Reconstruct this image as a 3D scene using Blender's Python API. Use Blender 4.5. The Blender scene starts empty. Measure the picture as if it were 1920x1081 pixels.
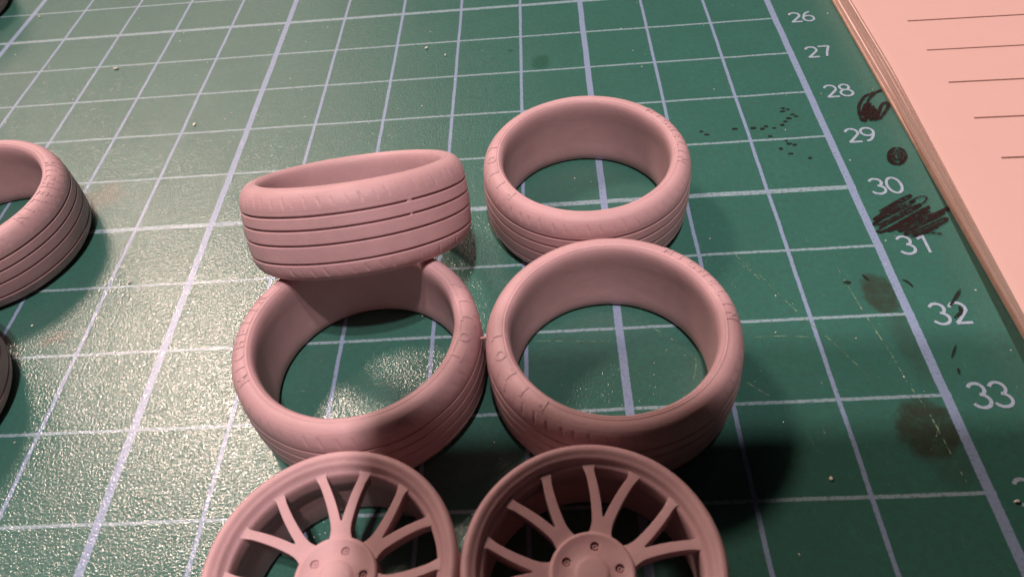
import bpy, bmesh, math, random
from mathutils import Matrix, Vector
random.seed(7)
S = 0.01                      # the scene is measured in centimetres on the mat; 1 cm = 0.01 m
PI = math.pi
scn = bpy.context.scene
col = scn.collection

# ------------------------------------------------------------------ camera
cam = bpy.data.cameras.new('camera')
cam.sensor_width = 36.0
cam.lens = 36.0 * 1407.9 / 1920.0
cam.clip_start = 0.002; cam.clip_end = 20.0
CAM_POS = Vector((-3.651, -6.969, 6.339))
CAM_ROT = Matrix(((0.99691, -0.00108, -0.07854), (0.05278, 0.74976, 0.65960), (0.05818, -0.66171, 0.74750))).transposed()
co = bpy.data.objects.new('camera', cam); col.objects.link(co)
co.matrix_world = Matrix.Translation(CAM_POS * S) @ CAM_ROT.to_4x4()
cam.dof.use_dof = True
cam.dof.focus_distance = 9.0 * S
cam.dof.aperture_fstop = 60.0
scn.camera = co

# ------------------------------------------------------------------ world, lamps, exposure
w = bpy.data.worlds.new('World'); scn.world = w; w.use_nodes = True
w.node_tree.nodes['Background'].inputs[0].default_value = (0.55, 0.60, 0.62, 1)
w.node_tree.nodes['Background'].inputs[1].default_value = 0.014
scn.view_settings.view_transform = 'Standard'
scn.view_settings.look = 'None'
scn.view_settings.exposure = 0.0
scn.view_settings.gamma = 1.0

def lamp(name, pos, target, power, size, color, spread=180):
    l = bpy.data.lights.new(name, 'AREA'); l.shape = 'DISK'; l.size = size * S
    l.energy = power; l.color = color; l.spread = math.radians(spread)
    o = bpy.data.objects.new(name, l); col.objects.link(o)
    p = Vector(pos) * S; o.location = p
    o.rotation_euler = (Vector(target) * S - p).to_track_quat('-Z', 'Y').to_euler()
    return o
def polar(target, az, el, d):
    a, e = math.radians(az), math.radians(el)
    return (target[0] + d * math.cos(e) * math.cos(a), target[1] + d * math.cos(e) * math.sin(a), target[2] + d * math.sin(e))
T0 = (-5.0, -1.0, 0.0)
lamp('desk_lamp', polar(T0, 132, 50, 60), T0, 1.8, 9.0, (1.0, 0.74, 0.62))
wl = lamp('window_light', polar((-7, 0, 0), 131, 38, 70), (-7, 0, 0), 1.6, 66.0, (1.0, 0.74, 0.64))
wl.data.shape = 'RECTANGLE'; wl.data.size_y = 44.0 * S
for dy in (0.0, -11.0):     # twin bulbs of the ceiling fitting
    lamp('ceiling_lamp', (0.0, -20.0 + dy, 107.0), (-3, -1, 0), 6.2, 4.0, (1.0, 0.81, 0.77))

# ------------------------------------------------------------------ helpers
def link(name, me, mat=None, parent=None):
    o = bpy.data.objects.new(name, me); col.objects.link(o)
    if mat is not None and me is not None and not me.materials: me.materials.append(mat)
    if parent is not None: o.parent = parent
    return o
def mesh(name, verts, faces, smooth=True):
    me = bpy.data.meshes.new(name)
    me.from_pydata([(v[0] * S, v[1] * S, v[2] * S) for v in verts], [], faces)
    if smooth:
        me.polygons.foreach_set('use_smooth', [True] * len(me.polygons))
    me.update()
    return me
def empty(name, loc, label, cat, group=None, rot=None):
    o = bpy.data.objects.new(name, None); col.objects.link(o)
    o.empty_display_size = 0.005
    m = Matrix.Translation(Vector(loc) * S)
    if rot is not None: m = m @ rot.to_4x4()
    o.matrix_world = m
    tag(o, label, cat, group)
    return o
def tag(o, label, cat, group=None):
    o['label'] = label; o['category'] = cat
    if group: o['group'] = group
def lathe(prof, n, closed=True, rad=None):
    """prof: list of (r, z); rad(theta, r, z) -> radial offset"""
    V, F = [], []
    m = len(prof)
    for i in range(n):
        a = 2 * PI * i / n; ca, sa = math.cos(a), math.sin(a)
        for (r, z) in prof:
            rr = r + (rad(a, r, z) if rad else 0.0)
            V.append((rr * ca, rr * sa, z))
    for i in range(n):
        j = (i + 1) % n
        for k in range(m if closed else m - 1):
            l = (k + 1) % m
            F.append((i * m + k, j * m + k, j * m + l, i * m + l))
    return V, F
def ribbon(pts, width, z, rise=0.00004, taper=0.0, wob=0.0, rnd=None):
    """flat strip along a polyline; z climbs a hair so that crossings never share a plane"""
    V, F = [], []
    n = len(pts)
    for i, (x, y) in enumerate(pts):
        a = pts[max(i - 1, 0)]; b = pts[min(i + 1, n - 1)]
        d = Vector((b[0] - a[0], b[1] - a[1]))
        if d.length < 1e-9: d = Vector((1, 0))
        d.normalize(); nx, ny = -d.y, d.x
        t = i / max(n - 1, 1)
        hw = width * 0.5 * (1 - taper * abs(2 * t - 1) ** 2)
        if rnd: hw *= 1 + wob * rnd.uniform(-1, 1)
        zz = z + i * rise
        V += [(x + nx * hw, y + ny * hw, zz), (x - nx * hw, y - ny * hw, zz)]
        if i: F.append((2 * i - 2, 2 * i - 1, 2 * i + 1, 2 * i))
    return V, F
def smoothline(pts, k=5):
    out = []
    n = len(pts)
    for i in range(n - 1):
        p0 = pts[max(i - 1, 0)]; p1 = pts[i]; p2 = pts[i + 1]; p3 = pts[min(i + 2, n - 1)]
        for s in range(k):
            t = s / k
            q = []
            for c in (0, 1):
                q.append(0.5 * (2 * p1[c] + (p2[c] - p0[c]) * t + (2 * p0[c] - 5 * p1[c] + 4 * p2[c] - p3[c]) * t * t + (3 * p1[c] - p0[c] - 3 * p2[c] + p3[c]) * t ** 3))
            out.append(tuple(q))
    out.append(tuple(pts[-1]))
    return out
def join(parts):
    V, F = [], []
    for v, f in parts:
        k = len(V); V += v; F += [tuple(i + k for i in q) for q in f]
    return V, F

# ------------------------------------------------------------------ materials
class NT:
    def __init__(self, name):
        self.m = bpy.data.materials.new(name); self.m.use_nodes = True
        self.t = self.m.node_tree; self.n = self.t.nodes; self.b = self.n['Principled BSDF']
        tc = self.n.new('ShaderNodeTexCoord')
        mp = self.n.new('ShaderNodeVectorMath'); mp.operation = 'SCALE'; mp.inputs[3].default_value = 100.0
        self.t.links.new(tc.outputs['Object'], mp.inputs[0]); self.cm = mp.outputs[0]
    def set(self, **k):
        for a, v in k.items(): self.b.inputs[a.replace('_', ' ')].default_value = v
    def plug(self, src, sock):
        if isinstance(src, (int, float)): sock.default_value = src
        elif isinstance(src, tuple): sock.default_value = src if len(src) == 4 or sock.type == 'VECTOR' else (*src, 1)
        else: self.t.links.new(src, sock)
    def math(self, op, a, b=0.0, c=0.0, clamp=False):
        x = self.n.new('ShaderNodeMath'); x.operation = op; x.use_clamp = clamp
        for i, v in enumerate((a, b, c)): self.plug(v, x.inputs[i])
        return x.outputs[0]
    def mix(self, f, a, b):
        x = self.n.new('ShaderNodeMix'); x.data_type = 'RGBA'
        self.plug(f, x.inputs[0]); self.plug(a, x.inputs[6]); self.plug(b, x.inputs[7]); return x.outputs[2]
    def noise(self, scale, detail=2.0, rough=0.5, vec=None, color=False):
        x = self.n.new('ShaderNodeTexNoise'); self.plug(vec if vec is not None else self.cm, x.inputs['Vector'])
        x.inputs['Scale'].default_value = scale; x.inputs['Detail'].default_value = detail; x.inputs['Roughness'].default_value = rough
        return x.outputs['Color'] if color else x.outputs['Fac']
    def smooth(self, v, lo, hi, a=0.0, b=1.0):
        x = self.n.new('ShaderNodeMapRange'); x.interpolation_type = 'SMOOTHSTEP'
        for i, q in enumerate((v, lo, hi, a, b)): self.plug(q, x.inputs[i])
        return x.outputs[0]
    def sep(self, v):
        x = self.n.new('ShaderNodeSeparateXYZ'); self.plug(v, x.inputs[0]); return x.outputs
    def vadd(self, a, b):
        x = self.n.new('ShaderNodeVectorMath'); x.operation = 'ADD'; self.plug(a, x.inputs[0]); self.plug(b, x.inputs[1]); return x.outputs[0]
    def vscale(self, a, k):
        x = self.n.new('ShaderNodeVectorMath'); x.operation = 'SCALE'; self.plug(a, x.inputs[0]); x.inputs[3].default_value = k; return x.outputs[0]
    def warp(self, scale, amp, vec=None):
        c = self.noise(scale, 2.0, 0.6, vec, True)
        x = self.n.new('ShaderNodeVectorMath'); x.operation = 'SUBTRACT'; self.plug(c, x.inputs[0]); x.inputs[1].default_value = (0.5, 0.5, 0.5)
        return self.vadd(vec if vec is not None else self.cm, self.vscale(x.outputs[0], 2 * amp))
    def bump(self, h, strength, dist, chain=None):
        x = self.n.new('ShaderNodeBump'); self.plug(h, x.inputs['Height'])
        x.inputs['Strength'].default_value = strength; x.inputs['Distance'].default_value = dist * S
        if chain is not None: self.t.links.new(chain, x.inputs['Normal'])
        return x.outputs[0]

def mat_cutting_mat():
    k = NT('cutting_mat_vinyl')
    wv = k.warp(22.0, 0.006); wv = k.warp(1.2, 0.012, wv)
    x, y, _ = k.sep(wv)
    # distance to nearest centimetre line, and to the five-centimetre lines
    dx = k.math('ABSOLUTE', k.math('SUBTRACT', x, k.math('ROUND', x)))
    dy = k.math('ABSOLUTE', k.math('SUBTRACT', y, k.math('ROUND', y)))
    x5 = k.math('DIVIDE', k.math('ADD', x, 3.0), 5.0); y5 = k.math('DIVIDE', y, 5.0)
    dx5 = k.math('MULTIPLY', k.math('ABSOLUTE', k.math('SUBTRACT', x5, k.math('ROUND', x5))), 5.0)
    dy5 = k.math('MULTIPLY', k.math('ABSOLUTE', k.math('SUBTRACT', y5, k.math('ROUND', y5))), 5.0)
    def line(d, hw): return k.smooth(d, hw + 0.006, hw - 0.006)
    colm = k.math('MAXIMUM', k.math('MAXIMUM', line(dx, 0.021), line(dx5, 0.042)), line(k.math('ABSOLUTE', x), 0.046))
    rowm = k.math('MAXIMUM', line(dy, 0.018), line(dy5, 0.037))
    inx = k.math('LESS_THAN', x, 0.05)
    colm = k.math('MULTIPLY', colm, inx); rowm = k.math('MULTIPLY', rowm, inx)
    wear = k.smooth(k.noise(26, 3, 0.7), 0.34, 0.52, 0.35, 1.0)
    rowm = k.math('MULTIPLY', k.math('MULTIPLY', rowm, wear), 0.9)
    colm = k.math('MULTIPLY', colm, k.smooth(k.noise(30, 3, 0.7), 0.32, 0.48, 0.5, 1.0))
    # green vinyl with mottling and pale scuffs
    g = k.mix(k.noise(1.1, 4, 0.6), (0.025, 0.112, 0.090), (0.042, 0.164, 0.134))
    g = k.mix(k.smooth(k.noise(14, 4, 0.7), 0.35, 0.75), g, (0.036, 0.114, 0.092))
    scuff = k.smooth(k.noise(34, 2, 0.6, k.warp(5, 0.2)), 0.60, 0.78, 0.0, 0.5)
    g = k.mix(scuff, g, (0.10, 0.24, 0.18))
    g = k.mix(k.smooth(k.noise(70, 2, 0.6), 0.55, 0.8, 0.0, 0.45), g, (0.016, 0.080, 0.062))
    # greasy brown stains
    def blob(cx, cy, rx, ry, rot, soft, amp, wsc):
        v = k.warp(wsc, amp); bx, by, _ = k.sep(v)
        ux = k.math('SUBTRACT', bx, cx); uy = k.math('SUBTRACT', by, cy)
        c, s = math.cos(rot), math.sin(rot)
        a = k.math('DIVIDE', k.math('ADD', k.math('MULTIPLY', ux, c), k.math('MULTIPLY', uy, s)), rx)
        b = k.math('DIVIDE', k.math('SUBTRACT', k.math('MULTIPLY', uy, c), k.math('MULTIPLY', ux, s)), ry)
        d = k.math('SQRT', k.math('ADD', k.math('MULTIPLY', a, a), k.math('MULTIPLY', b, b)))
        return k.smooth(d, 1.0, 1.0 - soft)
    grain = k.smooth(k.noise(9, 5, 0.7), 0.25, 0.6, 0.55, 1.0)
    st = None
    for (cx, cy, rx, ry, rot, soft, f) in ((-0.20, -1.72, 0.22, 0.34, 0.1, 0.35, 0.75), (-0.12, -2.35, 0.20, 0.75, 0.05, 0.7, 0.38),
                                            (-0.30, -3.36, 0.33, 0.40, -0.15, 0.35, 0.82), (-0.18, -3.75, 0.33, 0.30, 0, 0.7, 0.35)):
        m_ = k.math('MULTIPLY', k.math('MULTIPLY', blob(cx, cy, rx, ry, rot, soft, 0.10, 6.0), grain), f)
        st = m_ if st is None else k.math('MAXIMUM', st, m_)
    g = k.mix(st, g, (0.030, 0.030, 0.018))
    br = k.math('MULTIPLY', blob(-9.65, 0.72, 0.36, 0.42, 0.3, 0.8, 0.16, 5.0), 0.42)
    br = k.math('MAXIMUM', br, k.math('MULTIPLY', blob(-9.35, -1.75, 0.25, 0.16, 0.3, 0.8, 0.1, 5.0), 0.4))
    g = k.mix(br, g, (0.15, 0.12, 0.085))
    sm = k.math('MAXIMUM', k.math('MULTIPLY', blob(-3.70, 3.22, 0.20, 0.26, 0, 0.6, 0.10, 6.0), 0.75), k.math('MULTIPLY', blob(-4.16, 3.61, 0.06, 0.05, 0, 0.6, 0.02, 9.0), 0.8))
    g = k.mix(sm, g, (0.014, 0.085, 0.055))
    c = k.mix(rowm, g, (0.28, 0.39, 0.46))
    c = k.mix(colm, c, (0.235, 0.315, 0.475))
    k.plug(c, k.b.inputs['Base Color'])
    k.set(Roughness=0.6, Specular_IOR_Level=0.15)
    k.set(Coat_Weight=1.0, Coat_IOR=1.66)
    k.plug(k.smooth(k.noise(3, 3, 0.6), 0.3, 0.7, 0.11, 0.17), k.b.inputs['Coat Roughness'])
    h = k.noise(40, 2.0, 0.55, k.warp(14, 0.02))
    k.plug(k.bump(h, 0.12, 0.006), k.b.inputs['Normal'])
    k.plug(k.bump(h, 0.75, 0.0085), k.b.inputs['Coat Normal'])
    return k.m

def mat_resin(name='pink_resin', tint=1.0):
    k = NT(name)
    a = (0.53 * tint, 0.335 * tint, 0.355 * tint); b = (0.585 * tint, 0.372 * tint, 0.395 * tint)
    c = k.mix(k.smooth(k.noise(2.2, 4, 0.6), 0.3, 0.7), a, b)
    speck = k.smooth(k.noise(38, 1, 0.5), 0.73, 0.80, 0.0, 0.5)
    c = k.mix(speck, c, (0.78, 0.55, 0.52))
    k.plug(c, k.b.inputs['Base Color'])
    k.set(Roughness=0.52, Specular_IOR_Level=0.35, Subsurface_Weight=0.25, Subsurface_Scale=0.0006)
    k.b.inputs['Subsurface Radius'].default_value = (1.0, 0.5, 0.45)
    # faint print layers and fine grain
    x, y, z = k.sep(k.cm)
    lay = k.math('SINE', k.math('MULTIPLY', z, 2 * PI / 0.03))
    n = k.bump(lay, 0.05, 0.004)
    n = k.bump(k.noise(45, 3, 0.6), 0.22, 0.008, n)
    n = k.bump(k.noise(6, 3, 0.6), 0.20, 0.02, n)
    k.plug(n, k.b.inputs['Normal'])
    return k.m

def mat_plain(name, a, b, rough, scale=20, spec=0.3):
    k = NT(name)
    k.plug(k.mix(k.smooth(k.noise(scale, 3, 0.6), 0.3, 0.7), a, b), k.b.inputs['Base Color'])
    k.set(Roughness=rough, Specular_IOR_Level=spec)
    return k.m

def mat_worn(name, color, cover_lo, cover_hi, scale, rough=0.45, floor=0.0):
    """ink or scuff that covers unevenly: thin places let the vinyl show through"""
    k = NT(name)
    k.plug(color, k.b.inputs['Base Color']); k.set(Roughness=rough, Specular_IOR_Level=0.4)
    k.plug(k.smooth(k.noise(scale, 4, 0.7), cover_lo, cover_hi, floor, 1.0), k.b.inputs['Alpha'])
    return k.m

def mat_paper():
    k = NT('cream_paper')
    c = k.mix(k.noise(3.0, 4, 0.6), (0.57, 0.37, 0.335), (0.60, 0.39, 0.355))
    c = k.mix(k.smooth(k.noise(40, 2, 0.5), 0.74, 0.8, 0, 0.35), c, (0.5, 0.36, 0.3))
    k.plug(c, k.b.inputs['Base Color'])
    k.set(Roughness=0.75, Specular_IOR_Level=0.2)
    k.plug(k.bump(k.noise(60, 3, 0.6), 0.1, 0.004), k.b.inputs['Normal'])
    return k.m
def mat_page_edges():
    k = NT('page_edges')
    x, y, z = k.sep(k.warp(1.0, 0.008))
    v = k.n.new('ShaderNodeCombineXYZ'); k.plug(k.math('MULTIPLY', y, 0.35), v.inputs[1]); k.plug(k.math('MULTIPLY', z, 60.0), v.inputs[2])
    nn = k.noise(1.0, 3, 0.7, v.outputs[0])
    k.plug(k.mix(k.smooth(nn, 0.35, 0.65), (0.76, 0.53, 0.48), (0.86, 0.61, 0.56)), k.b.inputs['Base Color'])
    k.set(Roughness=0.8, Specular_IOR_Level=0.15)
    k.plug(k.bump(nn, 0.25, 0.006), k.b.inputs['Normal'])
    return k.m

M_MAT = mat_cutting_mat()
M_RESIN = mat_resin()
M_PRINT = mat_worn('printed_numeral_ink', (0.31, 0.39, 0.49), 0.28, 0.46, 34, 0.5, 0.35)
M_INK = mat_worn('marker_ink', (0.018, 0.009, 0.009), 0.32, 0.56, 26, 0.45, 0.15)
M_INK_FAINT = mat_worn('faded_marker_ink', (0.012, 0.016, 0.012), 0.28, 0.55, 20, 0.5, 0.15)
M_SCRATCH = mat_worn('scratch', (0.16, 0.28, 0.19), 0.44, 0.62, 12, 0.6, 0.0)
M_PAPER = mat_paper(); M_EDGE = mat_page_edges()
M_RULE = mat_plain('ruled_ink', (0.15, 0.07, 0.06), (0.22, 0.11, 0.095), 0.7)
M_COVER = mat_plain('card_cover', (0.42, 0.28, 0.22), (0.48, 0.33, 0.27), 0.7, 8)
M_DESK = mat_plain('desk_wood', (0.16, 0.10, 0.06), (0.22, 0.14, 0.09), 0.5, 1)
M_DUST = mat_plain('pale_dust', (0.75, 0.70, 0.60), (0.85, 0.80, 0.72), 0.8)
M_PHONE = mat_plain('black_phone', (0.012, 0.012, 0.013), (0.016, 0.016, 0.018), 0.5, 4)

# ------------------------------------------------------------------ setting: desk, cutting mat
def slab(name, x0, x1, y0, y1, z0, z1, mat, parent=None, bev=0.0):
    bm = bmesh.new()
    vs = [bm.verts.new((x * S, y * S, z * S)) for z in (z0, z1) for y in (y0, y1) for x in (x0, x1)]
    for f in ((0, 2, 3, 1), (4, 5, 7, 6), (0, 1, 5, 4), (2, 6, 7, 3), (0, 4, 6, 2), (1, 3, 7, 5)): bm.faces.new([vs[i] for i in f])
    if bev: bmesh.ops.bevel(bm, geom=bm.edges[:], offset=bev * S, segments=2, affect='EDGES')
    me = bpy.data.meshes.new(name); bm.to_mesh(me); bm.free()
    return link(name, me, mat, parent)
desk = slab('desk', -60, 45, -30, 60, -2.6, -0.3, M_DESK); desk['kind'] = 'structure'
cmat = empty('cutting_mat', (0, 0, 0), 'scuffed green cutting mat with pale centimetre grid and printed numbers', 'cutting mat')
slab('mat_sheet', -29.6, 16.0, -14.6, 31.0, -0.3, 0.0, M_MAT, cmat, 0.02)

# printed numerals: one-line strokes in a unit box (width 0.62, height 1)
def arc(cx, cy, rx, ry, a0, a1, n=14):
    return [(cx + rx * math.cos(math.radians(a0 + (a1 - a0) * i / n)), cy + ry * math.sin(math.radians(a0 + (a1 - a0) * i / n))) for i in range(n + 1)]
DIG = {
 '0': [arc(0.31, 0.5, 0.29, 0.48, 90, 450, 26)],
 '1': [[(0.12, 0.80), (0.24, 0.86), (0.36, 0.98)], [(0.38, 0.99), (0.38, 0.5), (0.38, 0.02)]],
 '2': [arc(0.31, 0.70, 0.27, 0.28, 165, -28, 14) + [(0.42, 0.42), (0.20, 0.17), (0.05, 0.03)], [(0.04, 0.03), (0.3, 0.03), (0.60, 0.03)]],
 '3': [arc(0.28, 0.74, 0.25, 0.24, 160, -72, 14), arc(0.28, 0.28, 0.29, 0.26, 84, -160, 16)],
 '4': [[(0.46, 0.02), (0.46, 0.5), (0.46, 0.98)], [(0.44, 0.97), (0.2, 0.6), (0.02, 0.27), (0.3, 0.26), (0.62, 0.26)]],
 '5': [[(0.56, 0.96), (0.3, 0.96), (0.12, 0.96), (0.08, 0.56)], arc(0.28, 0.31, 0.29, 0.29, 120, -155, 16)],
 '6': [arc(0.31, 0.30, 0.28, 0.28, 0, 360, 22), [(0.05, 0.38), (0.14, 0.66), (0.30, 0.88), (0.50, 0.97)]],
 '7': [[(0.03, 0.96), (0.3, 0.96), (0.58, 0.96)], [(0.58, 0.95), (0.40, 0.5), (0.26, 0.02)]],
 '8': [arc(0.31, 0.75, 0.22, 0.22, -88, 272, 20), arc(0.31, 0.27, 0.28, 0.26, 88, 448, 22)],
 '9': [arc(0.31, 0.70, 0.28, 0.28, 0, 360, 22), [(0.57, 0.62), (0.48, 0.34), (0.32, 0.12), (0.12, 0.03)]],
}
for num in range(24, 38):
    rnd = random.Random(num)
    y0 = 30 - num
    parts = []; zz = 0.003
    for i, ch in enumerate(str(num)):
        for st in DIG[ch]:
            pts = [(0.215 + i * 0.195 + px * 0.285, y0 - 0.165 + py * 0.285) for px, py in (smoothline(st, 3) if len(st) < 8 else st)]
            parts.append(ribbon(pts, 0.034, zz, 0.00003, 0.0, 0.10, rnd)); zz += 0.0012
    V, F = join(parts)
    o = link('printed_number', mesh('printed_number', V, F, False), M_PRINT, cmat)

# marker scribbles, ink dots and scratches on the mat
BIG = [(0.187,-0.464),(0.57,-0.235),(0.585,-0.266),(0.161,-0.529),(0.122,-0.591),(0.575,-0.334),(0.577,-0.363),(0.086,-0.644),(0.148,-0.668),(0.602,-0.404),(0.629,-0.435),(0.116,-0.73),(0.141,-0.787),(0.696,-0.46),(0.698,-0.489),(0.192,-0.764),(0.295,-0.754),(0.741,-0.512),(0.349,-0.666),(0.745,-0.569),(0.966,-0.465),(0.903,-0.516),(0.355,-0.759),(0.367,-0.796),(0.874,-0.561),(0.762,-0.627),(0.382,-0.825),(0.394,-0.862),(0.84,-0.652),(0.826,-0.706),(0.406,-0.899),(0.529,-0.864),(0.734,-0.772)]
BIGTHIN = ([(0.572,-0.343),(0.686,-0.271),(0.772,-0.263),(0.776,-0.307),(0.698,-0.384),(0.595,-0.423)], [(0.063,-0.657),(0.183,-0.559)], [(0.583,-0.85),(0.661,-0.871),(0.738,-0.895)])
S28 = ([(0.984,1.922),(0.821,1.856),(0.723,1.809),(0.631,1.703),(0.55,1.548),(0.513,1.333),(0.545,1.263),(0.646,1.497),(0.716,1.693),(0.805,1.808),(0.85,1.836)],
       [(0.531,1.37),(0.666,1.637),(0.553,1.328),(0.72,1.631),(0.582,1.286),(0.743,1.567),(0.622,1.254),(0.758,1.505),(0.667,1.249),(0.772,1.423),(0.715,1.272),(0.805,1.36),(0.915,1.507),(0.949,1.584),(0.928,1.62),(0.87,1.585),(0.814,1.498),(0.775,1.403)])
BLOT = [(0.811,0.495),(0.777,0.428),(0.73,0.377),(0.678,0.351),(0.632,0.356),(0.6,0.391),(0.589,0.448),(0.601,0.517),(0.634,0.584),(0.682,0.636),(0.734,0.662),(0.782,0.656),(0.813,0.62),(0.823,0.561),(0.81,0.492),(0.765,0.432),(0.688,0.379),(0.629,0.404),(0.62,0.485),(0.662,0.569),(0.724,0.607),(0.768,0.581),(0.77,0.515),(0.735,0.453),(0.689,0.431),(0.66,0.454),(0.662,0.501),(0.688,0.542),(0.718,0.553),(0.734,0.534),(0.729,0.505),(0.713,0.485),(0.699,0.485)]
DOTS = [(-0.427,1.658),(-0.453,1.589),(-0.372,1.625),(-0.339,1.505),(-0.299,1.457),(-0.41,1.426),(-0.466,1.362),(-0.523,1.291),(-0.643,1.236),(-0.74,1.28),(-0.801,1.236),(-0.912,1.264),(-1.146,1.272),(-0.737,1.069),(-0.552,0.959),(-0.528,0.891),(-0.466,0.861),(-0.654,0.799),(-0.558,0.686),(-0.346,0.579),(-1.596,1.261),(-1.536,1.186)]
M32 = ([(0.628,-1.707),(0.541,-1.817),(0.44,-1.925)], [(0.525,-1.939),(0.515,-2.018),(0.422,-2.091)], [(0.077,-1.523),(0.136,-1.579),(0.16,-1.645)], [(-0.307,-1.425),(-0.265,-1.516)], [(0.309,-2.428),(0.206,-2.587)], [(0.223,-2.705),(0.205,-2.781)])
SCR = ([(-0.549,-1.174),(-0.503,-1.576),(-0.42,-2.116),(-0.353,-2.462),(-0.3,-2.858),(-0.224,-3.227),(-0.184,-3.69),(-0.16,-3.893)], [(-1.491,-1.149),(-1.162,-1.825),(-0.848,-2.358),(-0.555,-2.912)], [(-1.708,-2.21),(-1.347,-2.213),(-0.997,-2.254)], [(-1.82,-2.757),(-1.606,-2.959)], [(-1.311,-3.334),(-1.249,-3.305),(-1.226,-3.369)],
       [(-3.899,-2.12),(-3.564,-2.144),(-3.113,-2.175)], [(-2.667,-2.008),(-2.518,-2.139),(-2.457,-2.203)], [(-1.652,-0.908),(-1.507,-1.205),(-1.352,-1.522)], [(-1.611,-1.091),(-1.386,-1.453)], [(-6.364,-2.626),(-5.986,-2.597),(-5.606,-2.58),(-5.353,-2.576)], [(-5.72,-2.356),(-5.533,-2.483)])
rnd = random.Random(3)
def mark(name, strokes, width, mat, z0=0.006, k=5, taper=0.0, wob=0.18):
    parts = []; z = z0
    for s in strokes:
        pts = smoothline(s, k)
        parts.append(ribbon(pts, width, z, 0.00006, taper, wob, rnd)); z += 0.00006 * len(pts) + 0.0004
    V, F = join(parts)
    return link(name, mesh(name, V, F, False), mat, cmat)
mark('marker_scribble', [BIG], 0.036, M_INK, 0.010)['label'] = 'black marker scribble over the number 31'
mark('marker_scribble', BIGTHIN, 0.022, M_INK, 0.020)
mark('marker_scribble', S28, 0.046, M_INK, 0.010)['label'] = 'black looping marker scribble beside the number 28'
mark('marker_scribble', [BLOT], 0.036, M_INK, 0.010)['label'] = 'round black marker blot between the numbers 29 and 30'
mark('ink_mark', M32[:2], 0.040, M_INK_FAINT, 0.010, 4, 0.6)
mark('ink_mark', M32[2:], 0.026, M_INK_FAINT, 0.010, 4, 0.8)
for (x, y) in DOTS + [(-0.50, -1.53)]:
    n = 9; a0 = rnd.uniform(0, 1); rx = rnd.uniform(0.026, 0.046); ry = rnd.uniform(0.018, 0.026)
    V = [(x + rx * math.cos(2 * PI * i / n + a0) * rnd.uniform(0.75, 1.2), y + ry * math.sin(2 * PI * i / n + a0) * rnd.uniform(0.75, 1.2), 0.006) for i in range(n)]
    link('ink_dot', mesh('ink_dot', V, [tuple(range(n))], False), M_INK_FAINT, cmat)
for s in SCR:
    mark('scratch', [s], rnd.uniform(0.010, 0.016), M_SCRATCH, 0.004, 6, 0.5, 0.4)
for i in range(46):
    x = rnd.uniform(-12, 0.8); y = rnd.uniform(-5.5, 5); a = rnd.uniform(0, 2 * PI); L = rnd.uniform(0.08, 0.5)
    c = rnd.uniform(-0.3, 0.3)
    s = [(x + L * (t - 0.5) * math.cos(a + c * t), y + L * (t - 0.5) * math.sin(a + c * t)) for t in (0, 0.5, 1)]
    mark('scratch', [s], rnd.uniform(0.006, 0.011), M_SCRATCH, 0.0035, 5, 0.6, 0.4)

# ------------------------------------------------------------------ notebook lying on the mat
nb = empty('notebook', (0.97, 0, 0), 'cream ruled notebook lying on the edge of the green mat', 'notebook')
slab('cover', 0.0, 14.0, -14.0, 9.0, 0.004, 0.05, M_COVER, nb, 0.006)
NL = 9; zt = 0.335
def edge_x(y, t):       # the stack leans out a little towards the near end
    top = 0.055 if y > 2 else 0.055 - 0.036 * (2 - y)
    top = max(top, -0.12)
    return 0.03 * (1 - t) + top * t
for i in range(NL):
    t0, t1 = i / NL, (i + 1) / NL
    z0 = 0.053 + (zt - 0.053) * t0; z1 = 0.053 + (zt - 0.053) * t1 - 0.0022
    r2 = random.Random(50 + i); off = r2.uniform(-0.010, 0.010); ys = [-13.6 + 22.2 * q / 60 for q in range(61)]
    V, F = [], []
    for y in ys:
        wv = 0.004 * math.sin(y * 0.9 + i) + r2.uniform(-0.0012, 0.0012)
        xe = edge_x(y, (t0 + t1) / 2) + off + wv
        V += [(xe, y, z0), (xe, y, z1), (13.6, y, z1), (13.6, y, z0)]
    for q in range(60):
        for e in range(4):
            F.append((q * 4 + e, q * 4 + (e + 1) % 4, q * 4 + 4 + (e + 1) % 4, q * 4 + 4 + e))
    F += [(0, 1, 2, 3)[::-1], tuple(240 + e for e in range(4))]
    link('page_bundle', mesh('page_bundle', V, F, False), M_EDGE, nb)
V, F = [], []
for q in range(61):
    y = -13.6 + 22.2 * q / 60; xe = edge_x(y, 1.0) - 0.004
    for (dx_, z) in ((0.0, zt), (0.012, zt + 0.006), (0.10, zt + 0.010), (0.6, zt + 0.012), (13.4, zt + 0.012)):
        V.append((xe + dx_ if dx_ < 13 else 13.4, y, z))
for q in range(60):
    for e in range(4): F.append((q * 5 + e, q * 5 + e + 1, q * 5 + 6 + e, q * 5 + 5 + e))
link('top_page', mesh('top_page', V, F), M_PAPER, nb)
zl = zt + 0.0145
for i in range(-16, 7):
    y = 3.06 - 0.775 * (3 - 0) + 0.775 * i + 0.0
    x0 = 0.63 + rnd.uniform(-0.01, 0.01)
    V, F = ribbon([(x0 + (12.6 - x0) * t / 12, y - 0.032 * t / 12 * 11) for t in range(13)], 0.028, zl, 0.0, 0.0, 0.1, rnd)
    link('ruled_line', mesh('ruled_line', V, F, False), M_RULE, nb)

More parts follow.
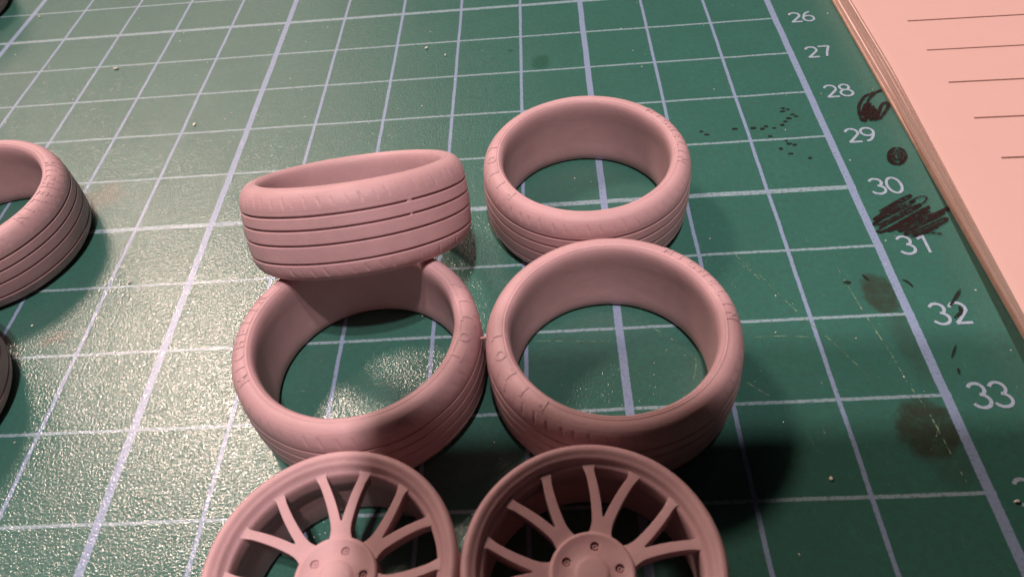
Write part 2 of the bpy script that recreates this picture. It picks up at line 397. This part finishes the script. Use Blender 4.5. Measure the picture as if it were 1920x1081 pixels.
# ------------------------------------------------------------------ tyres
R_OUT, H, R_IN = 1.205, 0.911, 0.965
GROOVES = (0.20, 0.385, 0.535, 0.665)
def tyre_profile():
    zc = H / 2
    sr, sz = 0.15, 0.21
    marks = []
    for g in GROOVES:
        marks += [(g - 0.020, 0), (g - 0.0135, 0), (g - 0.010, 1), (g + 0.010, 1), (g + 0.0135, 0), (g + 0.020, 0)]
    def surf(z):
        z = max(z, H - z)
        if z <= H - sz: return R_OUT - 0.012 * ((z - zc) / (H / 2 - sz)) ** 2
        s = min(1.0, (z - (H - sz)) / sz)
        return (R_OUT - 0.012 - sr) + sr * math.sqrt(max(0.0, 1 - s * s))
    zs = [sz + (H - 2 * sz) * q / 22 for q in range(23)]
    for q in range(1, 15):
        z = sz * math.sin(PI / 2 * q / 15)
        zs += [H - sz + z, sz - z]
    allz = sorted([(z, 0) for z in zs if all(abs(z - m_[0]) > 0.010 for m_ in marks)] + marks)
    tread = [(surf(z) - (0.032 if g else 0.0), z) for z, g in allz]
    # sidewall: slight dome, two fine concentric ridges, then the rounded bead
    side = [(1.043, H), (1.030, H + 0.001), (1.027, H + 0.005), (1.022, H + 0.005), (1.019, H), (1.008, H - 0.002), (1.004, H + 0.002), (1.000, H + 0.002), (0.995, H - 0.005), (0.984, H - 0.012), (0.973, H - 0.024), (0.963, H - 0.042), (0.955, H - 0.066), (0.950, H - 0.10), (0.948, H - 0.16), (0.954, H - 0.25), (0.958, H - 0.36)]
    return tread + side + [(r, H - z) for r, z in side[::-1]]
PROF = tyre_profile()
NS = 896
def make_tyre_mesh(name, seed, gap=None):
    rr = random.Random(seed); ph = [rr.uniform(0, 6.28) for _ in range(6)]
    NSIPE = 56
    jit = [rr.uniform(-0.12, 0.12) for _ in range(NSIPE)]; dep = [rr.uniform(0.3, 1.0) for _ in range(NSIPE)]; ln = [rr.uniform(0.7, 1.0) for _ in range(NSIPE)]
    def rad(a, r, z):
        o = 0.0025 * math.sin(2 * a + ph[0]) + 0.0015 * math.sin(5 * a + ph[1] + 3 * z) + 0.001 * math.sin(11 * a + ph[2])
        if r > 1.08:
            zz = z if z > H / 2 else H - z
            # cut notches across each shoulder
            if 0.755 < zz < 0.865:
                t = (zz - 0.755) / 0.11
                u = (a + 0.09 * (zz - 0.8) * (1 if z > H / 2 else -1) * 3 + (0.05 if z < H / 2 else 0)) / (2 * PI / NSIPE)
                k = int(math.floor(u)) % NSIPE
                d = abs(u - math.floor(u) - 0.5 + jit[k])
                if d < 0.085 and t < ln[k]: o -= 0.009 * dep[k] * min(1, 4 * (1 - t))
            # places where a groove was not fully formed
            if gap:
                for (g, a0, wdt) in gap:
                    da = abs((a - a0 + PI) % (2 * PI) - PI)
                    if abs(z - g) < 0.0125 and da < wdt and r < R_OUT - 0.028: o += 0.030
        return o
    V, F = lathe(PROF, NS, True, rad)
    F = [f[::-1] for f in F]
    return mesh(name, V, F)
def text_mesh(word, r0, height, center_deg, gap_deg, raise_=0.008):
    """raised letters bent round the sidewall: tops outward, read clockwise from above"""
    parts = []
    n = len(word); step = gap_deg
    for i, ch in enumerate(word):
        cu = bpy.data.curves.new('glyph', 'FONT'); cu.body = ch; cu.size = 1.0; cu.align_x = 'CENTER'; cu.resolution_u = 3; cu.offset = 0.032
        ob = bpy.data.objects.new('glyph', cu); col.objects.link(ob)
        dg = bpy.context.evaluated_depsgraph_get()
        me = bpy.data.meshes.new_from_object(ob.evaluated_get(dg))
        bm = bmesh.new(); bm.from_mesh(me)
        bmesh.ops.remove_doubles(bm, verts=bm.verts, dist=1e-4)
        for c_ in (0.1, 0.2, 0.3, 0.4, 0.5, 0.6, 0.66):
            bmesh.ops.bisect_plane(bm, geom=bm.verts[:] + bm.edges[:] + bm.faces[:], plane_co=(0, c_, 0), plane_no=(0, 1, 0))
        for c_ in (-0.24, -0.12, 0.0, 0.12, 0.24):
            bmesh.ops.bisect_plane(bm, geom=bm.verts[:] + bm.edges[:] + bm.faces[:], plane_co=(c_, 0, 0), plane_no=(1, 0, 0))
        ext = bmesh.ops.extrude_face_region(bm, geom=bm.faces[:])
        for e in ext['geom']:
            if isinstance(e, bmesh.types.BMVert): e.co.z += 1.0
        bmesh.ops.recalc_face_normals(bm, faces=bm.faces[:])
        bm.verts.ensure_lookup_table(); bm.verts.index_update()
        th0 = math.radians(center_deg - (i - (n - 1) / 2) * step)
        V = []
        for v in bm.verts:
            rr_ = r0 + v.co.y / 0.72 * height
            a = th0 - v.co.x * height / 0.72 * 0.95 / rr_
            surf = H + 0.001
            if rr_ > 1.045: surf = (H - 0.21) + 0.21 * math.sqrt(max(0.0, 1 - ((rr_ - 1.043) / 0.15) ** 2))
            zz = surf + (raise_ if v.co.z > 0.5 else -0.012)
            V.append((rr_ * math.cos(a), rr_ * math.sin(a), zz))
        F = [tuple(v.index for v in f.verts) for f in bm.faces]
        parts.append((V, F)); bm.free()
        bpy.data.objects.remove(ob); bpy.data.curves.remove(cu); bpy.data.meshes.remove(me)
    return join(parts)
TY = make_tyre_mesh('tyre_ring', 1)
TY_D = make_tyre_mesh('tyre_ring_flawed', 2, [(0.665, -1.92, 0.022), (0.535, -1.92, 0.009), (0.665, -3.9, 0.02)])
TX1 = mesh('maker_lettering', *text_mesh('MICHELIN', 1.030, 0.104, 0.0, 7.6), smooth=False)
TX2 = mesh('model_lettering', *text_mesh('PILOT', 1.030, 0.104, 180.0, 11.8), smooth=False)
RZ = lambda d: Matrix.Rotation(math.radians(d), 3, 'Z')
def tyre(loc, label, text_at, me=None, tilt=None, lettered=True):
    rot = (tilt @ RZ(text_at)) if tilt is not None else RZ(text_at)
    t = empty('resin_tyre', loc, label, 'tyre', 'resin tyres on the mat', rot)
    link('tyre_body', me or TY, M_RESIN, t)
    if lettered:
        link('raised_lettering', TX1, M_RESIN, t)
        link('raised_lettering', TX2, M_RESIN, t)
    return t
tA = tyre((-3.229, -0.140, 0.0), 'mauve resin tyre lying flat with the ink dots and number 29 beside it', 14)
tB = tyre((-3.145, -2.648, 0.0), 'mauve resin tyre lying flat, nub on its side touching the neighbouring tyre', 28)
tC = tyre((-5.583, -2.553, 0.0), 'mauve resin tyre lying flat with another tyre tilted on its rim', -177)
ax = Vector((-0.526, -0.056, 0)); tl = Matrix.Rotation(ax.length, 3, ax.normalized())
tD = tyre((-5.712, -1.159, 0.549), 'mauve resin tyre tilted up on the rim of another tyre, tread grooves showing', 60, TY_D, tl, False)
tE = tyre((-10.704, -0.244, 0.0), 'mauve resin tyre lying flat beside a brown smudge, shadow on the glare', 3)
tF = tyre((-10.631, -2.727, 0.0), 'mauve resin tyre in shade next to the tyre beside the brown smudge', 120, None, None, False)
tG = tyre((-14.783, 6.195, 0.0), 'mauve resin tyre far off across the mat, alone', 75, None, None, False)
# little leftover print support between two tyres
V, F = lathe([(0.030, 0.0), (0.020, 0.02), (0.014, 0.05), (0.013, 0.07)], 10, False)
F.append(tuple(i * 4 + 3 for i in range(10)))
nub = link('support_nub', mesh('support_nub', V, [f[::-1] for f in F]), M_RESIN, tB)
nub.matrix_world = Matrix.Translation(Vector((-3.145 - 1.165, -2.648 - 0.01, 0.80)) * S) @ Matrix.Rotation(-PI / 2 - 0.2, 4, 'Y')

# ------------------------------------------------------------------ wheels
RW, ZW = 0.975, 0.90
def rim_mesh():
    p = [(0.915, 0.0), (0.955, 0.015), (0.965, 0.05), (0.955, 0.10), (0.90, 0.15), (0.895, 0.55), (0.905, 0.72), (0.945, 0.765), (0.964, 0.80),
         (0.974, 0.835), (0.975, 0.858), (0.970, 0.880), (0.958, 0.896), (0.940, 0.904), (0.920, 0.903), (0.904, 0.893), (0.893, 0.882), (0.884, 0.874), (0.873, 0.869), (0.862, 0.861), (0.852, 0.845),
         (0.842, 0.818), (0.830, 0.806), (0.815, 0.798), (0.806, 0.780), (0.803, 0.745), (0.803, 0.68), (0.806, 0.60), (0.820, 0.575), (0.845, 0.55), (0.850, 0.45), (0.852, 0.12), (0.88, 0.03)]
    r_ = random.Random(5); ph = r_.uniform(0, 6)
    V, F = lathe(p, 200, True, lambda a, r, z: 0.002 * math.sin(3 * a + ph) + 0.001 * math.sin(7 * a + z * 9))
    return mesh('rim', V, F)
ZH = 0.665
def spoke_mesh():
    """one Y-shaped twin spoke lying along +x, raised towards the rim"""
    half = math.radians(12.85)
    def P(r, a): return Vector((r * math.cos(a), r * math.sin(a)))
    tip_o, root = 0.83, 0.25
    # outline of the upper half (y > 0) from hub to tip and back to the crotch, then mirrored
    cen = lambda s: P(0.28 + (tip_o - 0.28) * s, half * (0.20 + 0.80 * min(1, s * 1.06)) if s > 0 else half * 0.2)
    outer, inner = [], []
    for i in range(15):
        s = i / 14
        c = cen(s); d = (cen(min(1, s + 0.02)) - cen(max(0, s - 0.02))).normalized(); nrm = Vector((-d.y, d.x))
        wd = 0.046 - 0.012 * s + 0.055 * max(0, 1 - s / 0.28) ** 2 + 0.022 * max(0, (s - 0.86) / 0.14) ** 2
        outer.append(c + nrm * wd)
        wi = 0.042 - 0.010 * s + 0.020 * max(0, (s - 0.86) / 0.14) ** 2
        q = c - nrm * wi
        if q.y > 0.012: inner.append(q)
    crotch = inner[0].x - 0.045
    half_pts = outer + inner[::-1] + [Vector((inner[0].x - 0.028, 0.009))]
    up = [Vector((root, 0.115))] + half_pts
    loop = up + [Vector((crotch + 0.005, 0.0))] + [Vector((v.x, -v.y)) for v in up[::-1]]
    bm = bmesh.new()
    zf = lambda x, y: ZH + 0.150 * max(0, (x - 0.30) / 0.53)
    vs = [bm.verts.new((v.x * S, v.y * S, zf(v.x, v.y) * S)) for v in loop]
    f = bm.faces.new(vs)
    bmesh.ops.recalc_face_normals(bm, faces=[f])
    if f.normal.z < 0: f.normal_flip()
    bmesh.ops.triangulate(bm, faces=[f])
    ext = bmesh.ops.extrude_face_region(bm, geom=bm.faces[:])
    low = [e for e in ext['geom'] if isinstance(e, bmesh.types.BMVert)]
    top = set(v for v in bm.verts) - set(low)
    for v in low: v.co.z -= 0.13 * S; v.co.y *= 0.92
    bmesh.ops.recalc_face_normals(bm, faces=bm.faces[:])
    topset = set(top)
    # the extrusion keeps the original face set at the bottom; bevel whichever rim lies higher
    e_top = [e for e in bm.edges if e.is_manifold and e.calc_face_angle(0) > math.radians(50) and (e.verts[0].co.z + e.verts[1].co.z) / 2 > (zf((e.verts[0].co.x + e.verts[1].co.x) / 2 / S, 0) - 0.02) * S]
    bmesh.ops.bevel(bm, geom=e_top, offset=0.021 * S, segments=4, profile=0.6, affect='EDGES', clamp_overlap=True)
    me = bpy.data.meshes.new('spoke'); bm.to_mesh(me); bm.free()
    me.polygons.foreach_set('use_smooth', [True] * len(me.polygons))
    return me
def hub_mesh():
    p = [(0.0, ZH + 0.022), (0.10, ZH + 0.022), (0.122, ZH + 0.018), (0.132, ZH + 0.008), (0.142, ZH + 0.004), (0.20, ZH + 0.006), (0.27, ZH + 0.012), (0.292, ZH + 0.026), (0.308, ZH + 0.028), (0.322, ZH + 0.018), (0.330, ZH - 0.005), (0.335, ZH - 0.05), (0.335, ZH - 0.16), (0.0, ZH - 0.16)]
    n = 72; V, F = [], []
    V.append((0, 0, p[0][1])); m = len(p) - 2
    for i in range(n):
        a = 2 * PI * i / n
        for r, z in p[1:-1]: V.append((r * math.cos(a), r * math.sin(a), z))
    V.append((0, 0, p[-1][1]))
    for i in range(n):
        j = (i + 1) % n
        F.append((0, 1 + i * m, 1 + j * m))
        for k in range(m - 1): F.append((1 + i * m + k, 1 + i * m + k + 1, 1 + j * m + k + 1, 1 + j * m + k))
        F.append((len(V) - 1, 1 + j * m + m - 1, 1 + i * m + m - 1))
    hub = link('tmp_hub', mesh('hub', V, F))
    cv, cf = [], []
    parts = []
    for q in range(5):
        a = 2 * PI * q / 5; cx, cy = 0.212 * math.cos(a), 0.212 * math.sin(a)
        nn = 20
        v = [(cx + 0.036 * math.cos(2 * PI * i / nn), cy + 0.036 * math.sin(2 * PI * i / nn), z) for z in (ZH - 0.022, ZH + 0.2) for i in range(nn)]
        f = [(i, (i + 1) % nn, nn + (i + 1) % nn, nn + i) for i in range(nn)] + [tuple(range(nn))[::-1], tuple(range(nn, 2 * nn))]
        parts.append((v, f))
    cut = link('tmp_cut', mesh('cut', *join(parts), smooth=False))
    md = hub.modifiers.new('b', 'BOOLEAN'); md.object = cut; md.operation = 'DIFFERENCE'; md.solver = 'EXACT'
    bv = hub.modifiers.new('v', 'BEVEL'); bv.width = 0.006 * S; bv.segments = 2; bv.limit_method = 'ANGLE'; bv.angle_limit = math.radians(50)
    dg = bpy.context.evaluated_depsgraph_get()
    me = bpy.data.meshes.new_from_object(hub.evaluated_get(dg)); me.name = 'hub'
    bpy.data.objects.remove(hub); bpy.data.objects.remove(cut)
    me.materials.clear()
    for e in me.polygons: e.use_smooth = True
    return me
def nut_mesh():
    V, F = lathe([(0.010, ZH - 0.03), (0.011, ZH - 0.010), (0.016, ZH - 0.006), (0.021, ZH - 0.012), (0.023, ZH - 0.03)], 12, False)
    return mesh('wheel_nut', V, F)
RIM, SPK, HUB, NUT = rim_mesh(), spoke_mesh(), hub_mesh(), nut_mesh()
def wheel(loc, spoke_phase, bolt_phase, label, tilt=None):
    rot = tilt if tilt is not None else Matrix.Identity(3)
    t = empty('resin_wheel', loc, label, 'wheel', 'spoked resin wheels', rot)
    link('rim', RIM, M_RESIN, t)
    for i in range(7):
        o = link('spoke', SPK, M_RESIN, t); o.rotation_euler.z = math.radians(spoke_phase) + 2 * PI * i / 7
    h = link('hub', HUB, M_RESIN, t); h.rotation_euler.z = math.radians(bolt_phase)
    for q in range(5):
        a = 2 * PI * q / 5
        o = link('wheel_nut', NUT, M_RESIN, h); o.location = (0.212 * math.cos(a) * S, 0.212 * math.sin(a) * S, 0)
    return t
wheel((-5.455, -4.815, 0.0), 92, 77, 'mauve resin wheel with twin spokes, in front of the tyre carrying the tilted one')
wheel((-3.490, -4.845, 0.0), 75, 81, 'mauve resin wheel with twin spokes, in front of the tyre with the nub')

# ------------------------------------------------------------------ crumbs and dust
def crumb(x, y, z, s, seed):
    r_ = random.Random(seed)
    bm = bmesh.new(); bmesh.ops.create_icosphere(bm, subdivisions=1, radius=s * S)
    sx, sy, sz = r_.uniform(0.8, 1.7), r_.uniform(0.6, 1.0), r_.uniform(0.5, 0.8)
    for v in bm.verts: v.co = Vector((v.co.x * sx, v.co.y * sy, v.co.z * sz)) * r_.uniform(0.75, 1.2)
    me = bpy.data.meshes.new('crumb'); bm.to_mesh(me); bm.free()
    lo = min(v.co.z for v in me.vertices)
    o = link('resin_crumb', me, M_DUST); o.location = (x * S, y * S, z * S - lo); o.rotation_euler.z = r_.uniform(0, 6)
    tag(o, 'tiny pale crumb lying on the green mat', 'crumb', 'crumbs scattered on the mat')
for i, (x, y, s) in enumerate([(-5.51, 3.83, 0.042), (-5.19, 3.59, 0.028), (-1.30, -3.82, 0.030), (0.18, -4.09, 0.026), (-10.66, 3.90, 0.036), (-12.82, 5.87, 0.03), (-8.85, 2.19, 0.034), (-8.75, -0.95, 0.03), (-9.7, -1.55, 0.022)]):
    crumb(x, y, 0.0, s * 0.72, 100 + i)
# fine dust: too small to pick apart
parts = []
for i in range(220):
    x = rnd.uniform(-14, 1.0); y = rnd.uniform(-6, 8); s = rnd.uniform(0.003, 0.009)
    a = rnd.uniform(0, 6); e = rnd.uniform(1, 2.2)
    v = [(x + s * e * math.cos(a), y + s * e * math.sin(a), 0.0012), (x - s * math.sin(a), y + s * math.cos(a), 0.0012), (x - s * e * math.cos(a), y - s * e * math.sin(a), 0.0012), (x + s * math.sin(a), y - s * math.cos(a), 0.0012), (x, y, 0.0012 + s)]
    parts.append((v, [(0, 1, 4), (1, 2, 4), (2, 3, 4), (3, 0, 4)]))
V, F = join(parts)
d = link('dust', mesh('dust', V, F, False), M_DUST); d['kind'] = 'stuff'; tag(d, 'fine pale dust specks strewn over the green mat', 'dust')

# ------------------------------------------------------------------ the phone that takes the picture (behind the lens, shades the near mat)
ph = empty('smartphone', CAM_POS + CAM_ROT @ Vector((5.9, 0.05, 0.95)), 'black smartphone held above the mat in landscape', 'phone', None, CAM_ROT)
slab('phone_body', -7.4, 7.4, -3.6, 3.6, -0.35, 0.35, M_PHONE, ph, 0.15)
slab('screen', -7.0, 7.0, -3.3, 3.3, 0.353, 0.36, M_PHONE, ph)
